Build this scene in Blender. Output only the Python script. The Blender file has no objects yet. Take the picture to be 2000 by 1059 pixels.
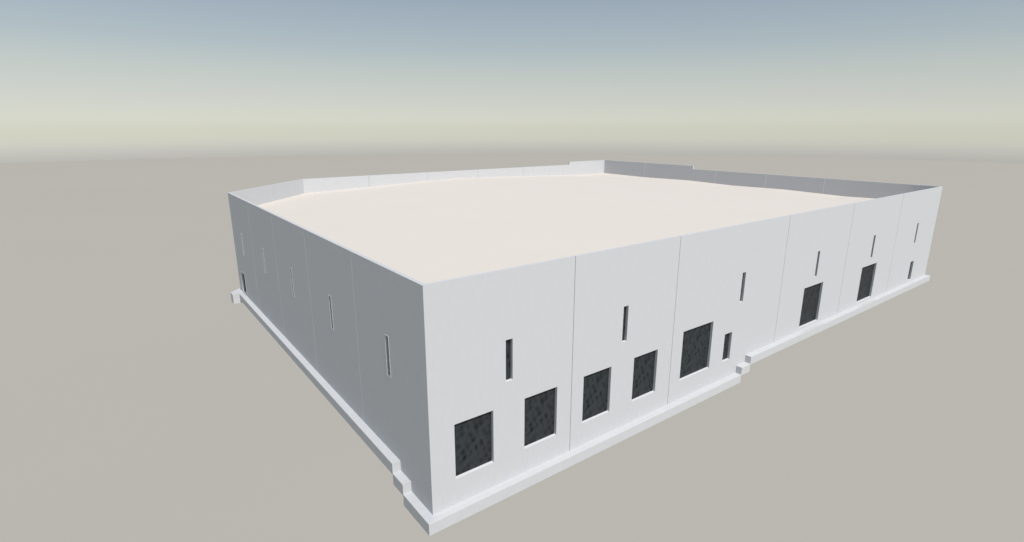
import bpy, bmesh, math, random
from mathutils import Vector, Matrix, noise

sc = bpy.context.scene
COL = sc.collection
R = math.radians

# ------------------------------------------------------------------ camera
cam_d = bpy.data.cameras.new("camera")
cam = bpy.data.objects.new("camera", cam_d)
COL.objects.link(cam)
cam_d.sensor_width = 36.0
cam_d.lens = 1060.4 / 2000.0 * 36.0
cam_d.clip_start = 0.1
cam_d.clip_end = 80000.0
cam.location = (-6.2805, -12.193, 10.9967)
cam.rotation_euler = (math.pi / 2 - 0.2603, 0.0, 0.9254 - math.pi / 2)
sc.camera = cam

# ------------------------------------------------------------------ light, sky, exposure
SUN_EL, SUN_STRENGTH = 52.5, 3.59
SUN_AZ = -1.8                      # degrees from -Y towards +X
d_sun = Vector((math.sin(R(SUN_AZ)) * math.cos(R(SUN_EL)),
                -math.cos(R(SUN_AZ)) * math.cos(R(SUN_EL)), math.sin(R(SUN_EL))))
sl = bpy.data.lights.new("sun", 'SUN')
sl.energy = SUN_STRENGTH
sl.angle = R(0.5)
sl.color = (1.0, 0.985, 0.955)
so = bpy.data.objects.new("sun", sl)
so.rotation_euler = d_sun.to_track_quat('Z', 'Y').to_euler()
so.location = (0, -30, 40)
COL.objects.link(so)


def lin(c):
    return tuple(((v / 255.0) / 12.92 if v <= 10.3 else (((v / 255.0) + 0.055) / 1.055) ** 2.4) for v in c)


world = bpy.data.worlds.new("World")
sc.world = world
world.use_nodes = True
nt = world.node_tree
nt.nodes.clear()
N = nt.nodes.new
out = N('ShaderNodeOutputWorld')
bg = N('ShaderNodeBackground')
bg.inputs['Strength'].default_value = 1.0
tc = N('ShaderNodeTexCoord')
sep = N('ShaderNodeSeparateXYZ')
nt.links.new(tc.outputs['Generated'], sep.inputs[0])
Z0, Z1 = math.sin(R(-4)), math.sin(R(14))
mr = N('ShaderNodeMapRange')
mr.inputs['From Min'].default_value = Z0
mr.inputs['From Max'].default_value = Z1
nt.links.new(sep.outputs['Z'], mr.inputs['Value'])
ramp = N('ShaderNodeValToRGB')
ramp.color_ramp.interpolation = 'LINEAR'
stops = [(-4.0, (184, 183, 178)), (-2.8, (186, 184, 179)), (-2.45, (189, 188, 182)), (-2.0, (196, 195, 188)), (-1.45, (205, 204, 194)),
         (-0.8, (209, 209, 194)), (-0.2, (209, 210, 194)), (0.6, (213, 215, 202)), (1.3, (212, 214, 203)),
         (2.35, (207, 210, 203)), (4.8, (195, 203, 199)), (7.1, (178, 191, 196)), (9.4, (166, 181, 192)),
         (11.6, (157, 172, 186)), (14.0, (150, 167, 184))]
el = ramp.color_ramp.elements
while len(el) > 1:
    el.remove(el[-1])
for i, (a, c) in enumerate(stops):
    p = (math.sin(R(a)) - Z0) / (Z1 - Z0)
    e = el[0] if i == 0 else el.new(p)
    e.position = p
    e.color = (*lin(c), 1)
nt.links.new(mr.outputs[0], ramp.inputs[0])
sky = N('ShaderNodeTexSky')
sky.sky_type = 'NISHITA'
sky.sun_disc = False
sky.sun_elevation = R(SUN_EL)
sky.sun_rotation = math.pi - R(SUN_AZ)
sky.air_density = 1.0
sky.dust_density = 1.5
skys = N('ShaderNodeVectorMath')
skys.operation = 'SCALE'
skys.inputs['Scale'].default_value = 0.10
nt.links.new(sky.outputs[0], skys.inputs[0])
mr2 = N('ShaderNodeMapRange')
mr2.interpolation_type = 'SMOOTHSTEP'
mr2.inputs['From Min'].default_value = math.sin(R(14))
mr2.inputs['From Max'].default_value = math.sin(R(60))
mr2.inputs['To Max'].default_value = 0.78
nt.links.new(sep.outputs['Z'], mr2.inputs['Value'])
mx = N('ShaderNodeMix')
mx.data_type = 'RGBA'
nt.links.new(mr2.outputs[0], mx.inputs['Factor'])
nt.links.new(ramp.outputs[0], mx.inputs[6])
nt.links.new(skys.outputs[0], mx.inputs[7])
# the sky is a little brighter to the west of the building than to the east
dt = N('ShaderNodeVectorMath')
dt.operation = 'DOT_PRODUCT'
dt.inputs[1].default_value = (0.798, -0.602, 0.0)
nt.links.new(tc.outputs['Generated'], dt.inputs[0])
mr3 = N('ShaderNodeMapRange')
mr3.inputs['From Min'].default_value = -0.7
mr3.inputs['From Max'].default_value = 0.7
mr3.inputs['To Min'].default_value = 1.015
mr3.inputs['To Max'].default_value = 0.93
nt.links.new(dt.outputs['Value'], mr3.inputs['Value'])
sc3 = N('ShaderNodeVectorMath')
sc3.operation = 'SCALE'
nt.links.new(mx.outputs[2], sc3.inputs[0])
nt.links.new(mr3.outputs[0], sc3.inputs['Scale'])
nt.links.new(sc3.outputs[0], bg.inputs['Color'])
nt.links.new(bg.outputs[0], out.inputs[0])

sc.view_settings.view_transform = 'Standard'
sc.view_settings.look = 'None'
sc.view_settings.gamma = 1.0
sc.view_settings.exposure = 0.0
sc.view_settings.use_curve_mapping = False


# ------------------------------------------------------------------ materials
def material(name, col_a, col_b, scale=(1, 1, 1), nscale=1.0, rough=0.85, spec=0.15, bump=0.0, bscale=30.0,
             detail=4.0, lo=0.35, hi=0.65):
    m = bpy.data.materials.new(name)
    m.use_nodes = True
    t = m.node_tree
    b = t.nodes['Principled BSDF']
    b.inputs['Roughness'].default_value = rough
    b.inputs['Specular IOR Level'].default_value = spec
    co = t.nodes.new('ShaderNodeTexCoord')
    mp = t.nodes.new('ShaderNodeMapping')
    mp.inputs['Scale'].default_value = scale
    t.links.new(co.outputs['Object'], mp.inputs[0])
    n = t.nodes.new('ShaderNodeTexNoise')
    n.inputs['Scale'].default_value = nscale
    n.inputs['Detail'].default_value = detail
    t.links.new(mp.outputs[0], n.inputs['Vector'])
    r = t.nodes.new('ShaderNodeValToRGB')
    r.color_ramp.elements[0].position = lo
    r.color_ramp.elements[1].position = hi
    r.color_ramp.elements[0].color = (*col_a, 1)
    r.color_ramp.elements[1].color = (*col_b, 1)
    t.links.new(n.outputs[0], r.inputs[0])
    t.links.new(r.outputs[0], b.inputs['Base Color'])
    if bump:
        n2 = t.nodes.new('ShaderNodeTexNoise')
        n2.inputs['Scale'].default_value = bscale
        n2.inputs['Detail'].default_value = 5
        t.links.new(co.outputs['Object'], n2.inputs['Vector'])
        bp = t.nodes.new('ShaderNodeBump')
        bp.inputs['Strength'].default_value = bump
        bp.inputs['Distance'].default_value = 0.01
        t.links.new(n2.outputs[0], bp.inputs['Height'])
        t.links.new(bp.outputs[0], b.inputs['Normal'])
    return m


M_WALL = material("painted_concrete", (0.547, 0.554, 0.567), (0.562, 0.567, 0.577), (1, 1, 0.22), 9.0, bump=0.02, detail=3, spec=0.05)
M_FOOT = material("footing_concrete", (0.545, 0.550, 0.560), (0.562, 0.566, 0.574), (1, 1, 1), 3.0, bump=0.02, spec=0.05)
M_ROOF = material("roof_membrane", (0.675, 0.616, 0.552), (0.681, 0.622, 0.558), (1, 1, 1), 0.25, spec=0.05)
M_GROUND = material("bare_ground", (0.408, 0.381, 0.330), (0.413, 0.386, 0.335), (1, 1, 1), 0.0012, spec=0.0, rough=1.0)
M_SUNLIT_SILL = material("sunlit_sill", (0.70, 0.705, 0.71), (0.72, 0.725, 0.73), nscale=3, spec=0.1)  # paler than the wall: sunlight on the sills put into the colour
M_SUNLIT_EDGE = material("painted_sunlit_edge", (0.74, 0.745, 0.75), (0.78, 0.785, 0.79), nscale=3, spec=0.1)  # sunlit edges of joints and left openings put into the colour
M_SEAL = material("joint_sealant", (0.16, 0.165, 0.17), (0.18, 0.185, 0.19), nscale=3, spec=0.1)


def glass_material():
    m = bpy.data.materials.new("obscured_glass")
    m.use_nodes = True
    t = m.node_tree
    b = t.nodes['Principled BSDF']
    b.inputs['Roughness'].default_value = 0.55
    b.inputs['Specular IOR Level'].default_value = 0.12
    co = t.nodes.new('ShaderNodeTexCoord')
    mp = t.nodes.new('ShaderNodeMapping')
    mp.inputs['Rotation'].default_value = (0, R(25), 0)
    mp.inputs['Scale'].default_value = (4.8, 0.3, 3.6)
    t.links.new(co.outputs['Object'], mp.inputs[0])
    v = t.nodes.new('ShaderNodeTexVoronoi')
    v.feature = 'SMOOTH_F1'
    v.inputs['Scale'].default_value = 1.0
    v.inputs['Randomness'].default_value = 0.35
    v.inputs['Smoothness'].default_value = 0.85
    t.links.new(mp.outputs[0], v.inputs['Vector'])
    n = t.nodes.new('ShaderNodeTexNoise')
    n.inputs['Scale'].default_value = 1.0
    n.inputs['Detail'].default_value = 1.5
    t.links.new(mp.outputs[0], n.inputs['Vector'])
    a = t.nodes.new('ShaderNodeMath')
    a.operation = 'MULTIPLY_ADD'
    a.inputs[1].default_value = 1.0
    t.links.new(v.outputs['Distance'], a.inputs[0])
    t.links.new(n.outputs[0], a.inputs[2])
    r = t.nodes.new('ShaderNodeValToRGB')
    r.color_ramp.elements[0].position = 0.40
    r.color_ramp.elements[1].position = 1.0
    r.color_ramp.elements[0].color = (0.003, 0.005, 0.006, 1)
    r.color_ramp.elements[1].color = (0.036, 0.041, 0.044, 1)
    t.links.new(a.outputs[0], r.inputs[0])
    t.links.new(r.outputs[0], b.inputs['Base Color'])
    return m


M_GLASS = glass_material()


# ------------------------------------------------------------------ helpers
def link_mesh(name, bm, mats, parent=None, loc=None, smooth=False):
    bmesh.ops.remove_doubles(bm, verts=bm.verts, dist=0.0004)
    bmesh.ops.recalc_face_normals(bm, faces=bm.faces)
    me = bpy.data.meshes.new(name)
    bm.to_mesh(me)
    bm.free()
    for m in (mats if isinstance(mats, (list, tuple)) else [mats]):
        me.materials.append(m)
    if smooth:
        for p in me.polygons:
            p.use_smooth = True
    o = bpy.data.objects.new(name, me)
    COL.objects.link(o)
    if loc is not None:
        me.transform(Matrix.Translation(-Vector(loc)))
        o.location = loc
    if parent is not None:
        o.parent = parent
        if parent.parent is not None:                 # sub-part: keep world placement
            o.location = Vector(o.location) - Vector(parent.location)
    return o


# ------------------------------------------------------------------ ground
# The building hangs high over a wide featureless plain that curves away to the horizon
# (in the photograph its footings stand clear of the ground and cast nothing on it).
GROUND_DROP = 400.0
EYE = GROUND_DROP + 11.0
CURVE = EYE / (1.0 / math.cos(R(2.72)) - 1.0)     # radius that puts the horizon 2.7 degrees below eye level
bm = bmesh.new()
SEG = 180
rings = []
ctr = bm.verts.new((cam.location.x, cam.location.y, -GROUND_DROP))
rr = 60.0
while rr < 30000.0:
    ring = []
    for k in range(SEG):
        t = 2 * math.pi * k / SEG
        ring.append(bm.verts.new((cam.location.x + rr * math.cos(t), cam.location.y + rr * math.sin(t),
                                  -GROUND_DROP - (CURVE - math.sqrt(CURVE * CURVE - rr * rr)))))
    rings.append(ring)
    rr = rr * 1.12 if rr < 8000 else rr + 500
for k in range(SEG):
    bm.faces.new((ctr, rings[0][k], rings[0][(k + 1) % SEG]))
    for r0, r1 in zip(rings, rings[1:]):
        bm.faces.new((r0[k], r1[k], r1[(k + 1) % SEG], r0[(k + 1) % SEG]))
g = link_mesh("ground", bm, M_GROUND, smooth=True)
g['kind'] = 'structure'

# ------------------------------------------------------------------ the building
WT = 0.125           # wall thickness
PANE = 0.107         # depth of the panes behind the wall face
H, HR = 7.0, 7.305   # parapet, raised parapet
LX, LY = 39.97, 32.20
CX, CY = 6.45, 25.67  # cut corner
LYR = 31.72           # the back wall runs slightly out of square


building = bpy.data.objects.new("warehouse_building", None)
COL.objects.link(building)
building['label'] = "low white concrete panel building with dark square and slit windows, cream roof behind a parapet"
building['category'] = "building"


def wall_panel(P, ud, nd, u0, u1, zb, zt, holes, e0=0.0, e1=0.0, miter0=False, miter1=False, notch=None, groove=0.0, bot=(), bev=0.0, lit_edge=0.0):
    """One storey-high panel. P origin of the wall line, ud along it, nd inward normal.
    u0..u1 outer extent; e0/e1 inner-face end shifts (mitres); holes (a, b, z0, z1);
    notch (u, z) top is z beyond u; groove = small bevel of the joint edges."""
    ud, nd = Vector(ud).normalized(), Vector(nd).normalized()
    P = Vector(P)
    bm = bmesh.new()

    def pt(u, z, d):
        # inner face ends slide with the mitre
        f = d / WT
        if miter0 and abs(u - u0) < 1e-6: u = u + e0 * f
        if miter1 and abs(u - u1) < 1e-6: u = u + e1 * f
        q = P + ud * u + nd * d
        return (q.x, q.y, z)

    zt2 = notch[1] if notch else zt
    us = [u0, u1] + [v for h in holes for v in h[:2]]
    zs = [zb, zt] + [v for h in holes for v in h[2:]]
    if notch:
        us.append(notch[0]); zs.append(notch[1])
    a0 = u0 if miter0 else u0 + groove
    a1 = u1 if miter1 else u1 - groove
    if groove:
        us += [a0, a1]
    for (bu, bz) in bot:
        us.append(bu); zs.append(bz)
    us = sorted(set(us)); zs = sorted(set(zs))

    def solid(i, j):
        if i < 0 or j < 0 or i >= len(us) - 1 or j >= len(zs) - 1: return False
        uc, zc = (us[i] + us[i + 1]) / 2, (zs[j] + zs[j + 1]) / 2
        for h in holes:
            if h[0] < uc < h[1] and h[2] < zc < h[3]: return False
        if notch:
            top = zt2 if (uc > notch[0]) else zt
            if notch[0] >= 0 and len(notch) > 2 and notch[2] < 0:
                top = zt2 if (uc < notch[0]) else zt
            if zc > top: return False
        for (bu, bz) in bot:
            if uc > bu and zc < bz: return False
        return True

    def dep(u, d):
        if groove:
            if (not miter0 and abs(u - u0) < 1e-6) or (not miter1 and abs(u - u1) < 1e-6):
                return d + groove if d < WT / 2 else d - groove
        return d

    def q(a, b, c, e):
        try:
            bm.faces.new([bm.verts.new(v) for v in (a, b, c, e)])
        except ValueError:
            pass
    for i in range(len(us) - 1):
        for j in range(len(zs) - 1):
            if not solid(i, j): continue
            a, b, c, d = us[i], us[i + 1], zs[j], zs[j + 1]
            for dd in (0.0, WT):
                q(pt(a, c, dep(a, dd)), pt(b, c, dep(b, dd)), pt(b, d, dep(b, dd)), pt(a, d, dep(a, dd)))
            if not solid(i - 1, j): q(pt(a, c, dep(a, 0)), pt(a, d, dep(a, 0)), pt(a, d, dep(a, WT)), pt(a, c, dep(a, WT)))
            if not solid(i + 1, j): q(pt(b, c, dep(b, 0)), pt(b, d, dep(b, 0)), pt(b, d, dep(b, WT)), pt(b, c, dep(b, WT)))
            if not solid(i, j - 1): q(pt(a, c, dep(a, 0)), pt(b, c, dep(b, 0)), pt(b, c, dep(b, WT)), pt(a, c, dep(a, WT)))
            if not solid(i, j + 1): q(pt(a, d, dep(a, 0)), pt(b, d, dep(b, 0)), pt(b, d, dep(b, WT)), pt(a, d, dep(a, WT)))
    if bev:
        bmesh.ops.remove_doubles(bm, verts=bm.verts, dist=0.0004)
        bmesh.ops.recalc_face_normals(bm, faces=bm.faces)
        ed = []
        for e in bm.edges:
            ok = True
            mid = (e.verts[0].co + e.verts[1].co) / 2 - P
            u, d, z = mid.dot(ud), mid.dot(nd), mid.z
            if abs(d) > 1e-4: continue
            for h in holes:
                if h[0] - 1e-3 <= u <= h[1] + 1e-3 and h[2] - 1e-3 <= z <= h[3] + 1e-3 and len(e.link_faces) == 2 \
                        and e.calc_face_angle() > 0.5:
                    ed.append(e); break
        bmesh.ops.bevel(bm, geom=ed, offset=bev, segments=1, affect='EDGES')
    base = P + ud * ((u0 + u1) / 2)
    panel = link_mesh("wall_panel", bm, M_WALL, building, (base.x, base.y, 0.0))
    for h in holes:
        w = bmesh.new()
        m_ = 0.03
        vs = []
        for d in (PANE, WT + 0.01):
            for (u, z) in ((h[0] - (m_ if d > WT else 0), h[2] - (m_ if d > WT else 0)),
                           (h[1] + (m_ if d > WT else 0), h[2] - (m_ if d > WT else 0)),
                           (h[1] + (m_ if d > WT else 0), h[3] + (m_ if d > WT else 0)),
                           (h[0] - (m_ if d > WT else 0), h[3] + (m_ if d > WT else 0))):
                c = P + ud * u + nd * d
                vs.append(w.verts.new((c.x, c.y, z)))
        w.faces.new(vs[0:4]); w.faces.new(vs[4:8])
        for k in range(4):
            w.faces.new((vs[k], vs[(k + 1) % 4], vs[4 + (k + 1) % 4], vs[4 + k]))
        c = P + ud * ((h[0] + h[1]) / 2) + nd * PANE
        link_mesh("window", w, M_GLASS, panel, (c.x, c.y, (h[2] + h[3]) / 2))
        # thin added plate flush with the wall face, coloured paler for sunlight on the sill
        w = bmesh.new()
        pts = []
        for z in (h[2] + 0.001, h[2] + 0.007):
            for (u, d) in ((h[0] + 0.001, 0.002 if not lit_edge else 0.032), (h[1] - 0.001, 0.002 if not lit_edge else 0.032),
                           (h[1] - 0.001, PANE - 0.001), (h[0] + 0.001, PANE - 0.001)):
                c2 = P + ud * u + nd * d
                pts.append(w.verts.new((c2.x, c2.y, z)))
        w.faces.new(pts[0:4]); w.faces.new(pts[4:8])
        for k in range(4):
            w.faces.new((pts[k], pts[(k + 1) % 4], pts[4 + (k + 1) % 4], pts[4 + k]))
        link_mesh("sunlit_sill_plate", w, M_SUNLIT_SILL, panel, (c.x, c.y, h[2]))
        if lit_edge:                                   # added strip round the opening, sunlit edges painted pale, a little proud
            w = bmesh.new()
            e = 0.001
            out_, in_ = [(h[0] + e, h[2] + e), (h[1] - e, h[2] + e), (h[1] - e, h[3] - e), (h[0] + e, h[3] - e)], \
                [(h[0] + lit_edge, h[2] + lit_edge), (h[1] - lit_edge, h[2] + lit_edge), (h[1] - lit_edge, h[3] - lit_edge), (h[0] + lit_edge, h[3] - lit_edge)]
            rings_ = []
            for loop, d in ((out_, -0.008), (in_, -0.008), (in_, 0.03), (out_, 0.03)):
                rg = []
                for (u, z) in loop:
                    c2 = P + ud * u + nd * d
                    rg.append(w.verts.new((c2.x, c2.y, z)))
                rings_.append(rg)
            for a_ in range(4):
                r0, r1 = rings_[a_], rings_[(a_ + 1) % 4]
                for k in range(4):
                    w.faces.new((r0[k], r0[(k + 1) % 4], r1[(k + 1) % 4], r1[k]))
            link_mesh("sunlit_edge_strip", w, M_SUNLIT_EDGE, panel, (c.x, c.y, (h[2] + h[3]) / 2))
    return panel


def wall(P, Q, joints, holes, zb, t0, t1, top=lambda a, b: (H, None), groove=0.0, inward=1, GAP=0.009, steps=(), bev=0.0, lit_edge=0.0, lit_line=0.0, lit_line_in=False):
    """All the panels of one straight wall from P to Q (outer line); t0, t1 = inner-face shift at its ends."""
    P, Q = Vector(P), Vector(Q)
    L = (Q - P).length
    ud = (Q - P) / L
    nd = Vector((-ud.y, ud.x, 0)) * inward
    cuts = [0.0] + list(joints) + [L]
    for i in range(len(cuts) - 1):
        a = cuts[i] + (GAP if i else 0)
        b = cuts[i + 1] - (GAP if i < len(cuts) - 2 else 0)
        hs = [h for h in holes if a < h[0] < b]
        zt, notch = top(a, b)
        zz = zb[i] if isinstance(zb, (list, tuple)) else zb
        wall_panel(P, ud, nd, a, b, zz, zt, hs, e0=t0, e1=-t1, miter0=(i == 0), miter1=(i == len(cuts) - 2),
                   notch=notch, groove=groove,
                   bot=[q for q in steps if a < q[0] < b], bev=bev, lit_edge=lit_edge)
    for c in (joints if lit_line else ()):           # sunlit joint edge painted as a pale bead standing a little proud of the joint
        for d0, d1 in ((-0.0018, 0.004),) if not lit_line_in else ((WT - 0.004, WT + 0.005),):
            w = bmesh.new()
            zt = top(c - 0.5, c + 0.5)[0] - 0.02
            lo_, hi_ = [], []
            for (du, d) in ((-lit_line, d0 if not lit_line_in else d1), (lit_line, d0 if not lit_line_in else d1),
                            (lit_line, d1 if not lit_line_in else d0), (-lit_line, d1 if not lit_line_in else d0)):
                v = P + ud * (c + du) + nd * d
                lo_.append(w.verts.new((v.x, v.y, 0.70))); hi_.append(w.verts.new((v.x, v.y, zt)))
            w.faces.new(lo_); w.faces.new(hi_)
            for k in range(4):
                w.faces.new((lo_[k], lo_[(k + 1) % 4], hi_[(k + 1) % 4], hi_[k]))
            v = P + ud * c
            link_mesh("joint_seal_or_lit_line", w, M_SUNLIT_EDGE, building, (v.x, v.y, 0))
    # sealant deep in the joints
    for c in (joints if GAP > 0.004 else ()):
        w = bmesh.new()
        zt = top(c - 0.5, c + 0.5)[0]
        res = []
        for d in (WT * 0.45, WT * 0.55):
            for (u, z) in ((c - GAP + 0.0008, 0.72), (c + GAP - 0.0008, 0.72),
                           (c + GAP - 0.0008, min(zt, H) - 0.012), (c - GAP + 0.0008, min(zt, H) - 0.012)):
                v = P + ud * u + nd * d
                res.append(w.verts.new((v.x, v.y, z if z > 1 else 0.05 if isinstance(zb, (list, tuple)) and c < 15 else z)))
        w.faces.new(res[0:4]); w.faces.new(res[4:8])
        for k in range(4):
            w.faces.new((res[k], res[(k + 1) % 4], res[4 + (k + 1) % 4], res[4 + k]))
        v = P + ud * c
        link_mesh("joint_seal_or_lit_line", w, M_SEAL, building, (v.x, v.y, 0))


UP, LO = (3.460, 4.828), (0.862, 2.172)
front_holes = [
    (2.668, 2.926, *UP), (7.860, 8.112, *UP), (15.498, 15.756, *UP), (22.462, 22.70, *UP), (29.404, 29.664, *UP),
    (36.372, 36.612, *UP),
    (0.812, 2.188, 0.864, 2.668), (3.400, 4.780, 0.864, 2.668), (5.994, 7.372, 0.864, 2.668), (8.594, 9.968, 0.864, 2.668),
    (11.534, 13.602, 0.864, 3.015), (21.532, 23.596, 0.868, 3.024), (28.478, 30.562, 0.866, 3.028),
    (14.596, 15.164, 0.860, 2.172), (36.51, 37.076, 0.866, 2.178)]
front_joints = [5.430, 10.850, 19.08, 26.0, 32.95]
# corner mitres: right angles shift the inner face by the wall thickness, the 45-degree turns by tan(22.5) of it
T90, T45 = WT, WT * math.tan(R(22.5))
wall((0, 0, 0), (LX, 0, 0), front_joints, front_holes, [-0.03, -0.03, -0.03, 0.66, 0.66, 0.66], T90, T90,
     steps=((15.90, 0.33), (16.60, 0.66)))

# left wall, walked from the near corner back (inward is to the right of the walk)
left_holes = [(2.392, 2.645, *UP), (7.49, 7.735, *UP), (12.63, 12.875, *UP), (17.82, 18.06, *UP), (22.99, 23.22, *UP),
              (23.74, 24.80, 0.80, 2.12)]
wall((0, 0, 0), (0, CY, 0), [5.055, 10.15, 15.263, 20.448], left_holes, [-0.03, 0.66, 0.66, 0.66, 0.66], T90, T45,
     steps=((1.42, 0.33), (2.12, 0.66)), lit_edge=0.012, GAP=0.0006, lit_line=0.003, inward=-1)
# cut corner
wall((0, CY, 0), (CX, LY, 0), [4.86], [], 0.66, T45, T45, inward=-1)


def back_top(a, b):
    xa, xb = a + CX, b + CX
    if xa > 34.50: return HR, None
    if xb > 34.50: return HR, (34.50 - CX, H, -1)
    return H, None


def right_top(a, b):          # measured from the front corner back
    if a > 19.91: return HR, None
    if b > 19.91: return HR, (19.91, H, -1)
    return H, None


wall((CX, LY, 0), (LX, LYR, 0), [11.88 - CX, 17.36 - CX, 22.80 - CX, 28.25 - CX, 33.62 - CX], [], 0.66, T45, T90,
     top=back_top, inward=-1, GAP=0.006)
wall((LX, 0, 0), (LX, LYR, 0), [7.68, 12.56, 17.43, 25.79], [], 0.66, T90, T90, top=right_top, GAP=0.0006, lit_line=0.012, lit_line_in=True, inward=1)


# roof: a low ridge running back, small rises along the right parapet
def interp(v, pts):
    if v <= pts[0][0]: return pts[0][1]
    for (a, za), (b, zb_) in zip(pts, pts[1:]):
        if v <= b: return za + (zb_ - za) * (v - a) / (b - a)
    return pts[-1][1]


back_prof = [(0, 5.80), (6.4, 5.87), (12, 6.045), (17.4, 6.24), (20.33, 6.305), (34.1, 5.93), (38.1, 5.80), (39.85, 5.83)]
right_prof = [(0, 5.79), (4, 5.79), (5.95, 5.735), (10.9, 5.845), (15.7, 5.78), (20.48, 5.885), (25.75, 5.80), (31.4, 5.86), (32.1, 5.83)]
bm = bmesh.new()
rx = sorted(set([WT - 0.01, LX - WT + 0.01, 36.5, 38.2] + [p[0] for p in back_prof if 0.2 < p[0] < 39.8] + [3, 9, 15, 24, 29]))
ry = sorted(set([WT - 0.01, LY - WT + 0.01, CY + 0.1] + [p[0] for p in right_prof if 0.2 < p[0] < 32] + [2]))


def roof_z(x, y):
    z = interp(x, back_prof)
    k = max(0.0, min(1.0, (x - 34.1) / 5.7))
    return z * (1 - k) + interp(y, right_prof) * k


grid = {}
for x in rx:
    for y in ry:
        grid[(x, y)] = (x, y, roof_z(x, y))
for i in range(len(rx) - 1):
    for j in range(len(ry) - 1):
        f = [grid[(rx[i], ry[j])], grid[(rx[i + 1], ry[j])], grid[(rx[i + 1], ry[j + 1])], grid[(rx[i], ry[j + 1])]]
        bm.faces.new([bm.verts.new(v) for v in f])
bmesh.ops.remove_doubles(bm, verts=bm.verts, dist=0.001)
# cut the corner along the inner face of the angled wall
dd = Vector((CX, LY - CY, 0)).normalized()
nn = Vector((dd.y, -dd.x, 0))
pc = Vector((0, CY, 0)) + nn * (WT - 0.01)
bmesh.ops.bisect_plane(bm, geom=bm.verts[:] + bm.edges[:] + bm.faces[:], plane_co=pc, plane_no=nn, clear_inner=True)
bb = Vector((LX - CX, LYR - LY, 0)).normalized()
bn = Vector((-bb.y, bb.x, 0))
bmesh.ops.bisect_plane(bm, geom=bm.verts[:] + bm.edges[:] + bm.faces[:], plane_co=Vector((CX, LY, 0)) - bn * (WT - 0.01),
                       plane_no=bn, clear_outer=True)
top_faces = bm.faces[:]
ext = bmesh.ops.extrude_face_region(bm, geom=top_faces)
for v in [e for e in ext['geom'] if isinstance(e, bmesh.types.BMVert)]:
    v.co.z -= 0.3
link_mesh("roof", bm, M_ROOF, building, (20, 16, 5.5))


# footings: one stepped strip under the front, one under the left side, plain ones at the back
def extrude_profile(prof, axis_i, a, b):
    """prof = (u, z) loop; axis_i 0: u is x, extruded in y from a to b; 1: u is y, extruded in x"""
    bm = bmesh.new()
    def P3(u, z, w): return (u, w, z) if axis_i == 0 else (w, u, z)
    A = [bm.verts.new(P3(u, z, a)) for u, z in prof]
    B = [bm.verts.new(P3(u, z, b)) for u, z in prof]
    bm.faces.new(A); bm.faces.new(B)
    n = len(prof)
    for i in range(n):
        bm.faces.new((A[i], A[(i + 1) % n], B[(i + 1) % n], B[i]))
    return bm


PJ = 0.283
def bevel(bm, w=0.006):
    bmesh.ops.recalc_face_normals(bm, faces=bm.faces)
    bmesh.ops.bevel(bm, geom=[e for e in bm.edges if len(e.link_faces) == 2 and e.calc_face_angle() > 0.5],
                    offset=w, segments=1, affect='EDGES')
    return bm


x1, x2, y1, y2 = 15.837, 16.536, 1.362, 2.065
prof = [(-PJ, -0.393), (x1, -0.393), (x1, -0.0455), (x2, -0.0455), (x2, 0.304), (LX + 0.16, 0.304), (LX + 0.16, 0.697),
        (x2, 0.697), (x2, 0.3475), (x1, 0.3475), (x1, 0.0), (-PJ, 0.0)]
link_mesh("footing", bevel(extrude_profile(prof, 0, -PJ, 0.42)), M_FOOT, building, (20, 0, 0))
prof = [(0.42, -0.393), (y1, -0.393), (y1, -0.0455), (y2, -0.0455), (y2, 0.304), (24.62, 0.304), (24.62, 0.697),
        (y2, 0.697), (y2, 0.3475), (y1, 0.3475), (y1, 0.0), (0.42, 0.0)]
link_mesh("footing", extrude_profile(prof, 1, -PJ, 0.42), M_FOOT, building, (0, 13, 0))
# deep pad at the cut corner
bm = bmesh.new()
plan = [(-0.673, 24.622), (0.6, 24.622), (0.95, 26.0), (0.28, 26.3), (-0.103, 25.914), (-0.673, 25.29)]
A = [bm.verts.new((x, y, 0.095)) for x, y in plan]
B = [bm.verts.new((x, y, 0.697)) for x, y in plan]
bm.faces.new(A); bm.faces.new(B)
for i in range(len(plan)):
    bm.faces.new((A[i], A[(i + 1) % len(plan)], B[(i + 1) % len(plan)], B[i]))
pad = link_mesh("corner_pad", bm, M_FOOT, building, (0, 25, 0))
# strips along the cut corner, the back and the right side
def strip(P, Q, o_in, o_out, z0=0.304, z1=0.695):
    P, Q = Vector(P), Vector(Q)
    d = (Q - P).normalized(); n = Vector((d.y, -d.x, 0))
    bm = bmesh.new()
    c = [P - n * o_out, Q - n * o_out, Q + n * o_in, P + n * o_in]
    A = [bm.verts.new((v.x, v.y, z0)) for v in c]; B = [bm.verts.new((v.x, v.y, z1)) for v in c]
    bm.faces.new(A); bm.faces.new(B)
    for i in range(4): bm.faces.new((A[i], A[(i + 1) % 4], B[(i + 1) % 4], B[i]))
    link_mesh("footing", bm, M_FOOT, building, tuple((P + Q) / 2))
strip((0.60, 26.28, 0), (CX - 0.1, LY - 0.1, 0), 0.4, 0.16)
strip((CX + 0.1, LY, 0), (LX + 0.16, LYR, 0), 0.4, 0.16, z1=0.693)
strip((LX, LYR - 0.42, 0), (LX, 0.43, 0), 0.4, 0.16, z1=0.691)
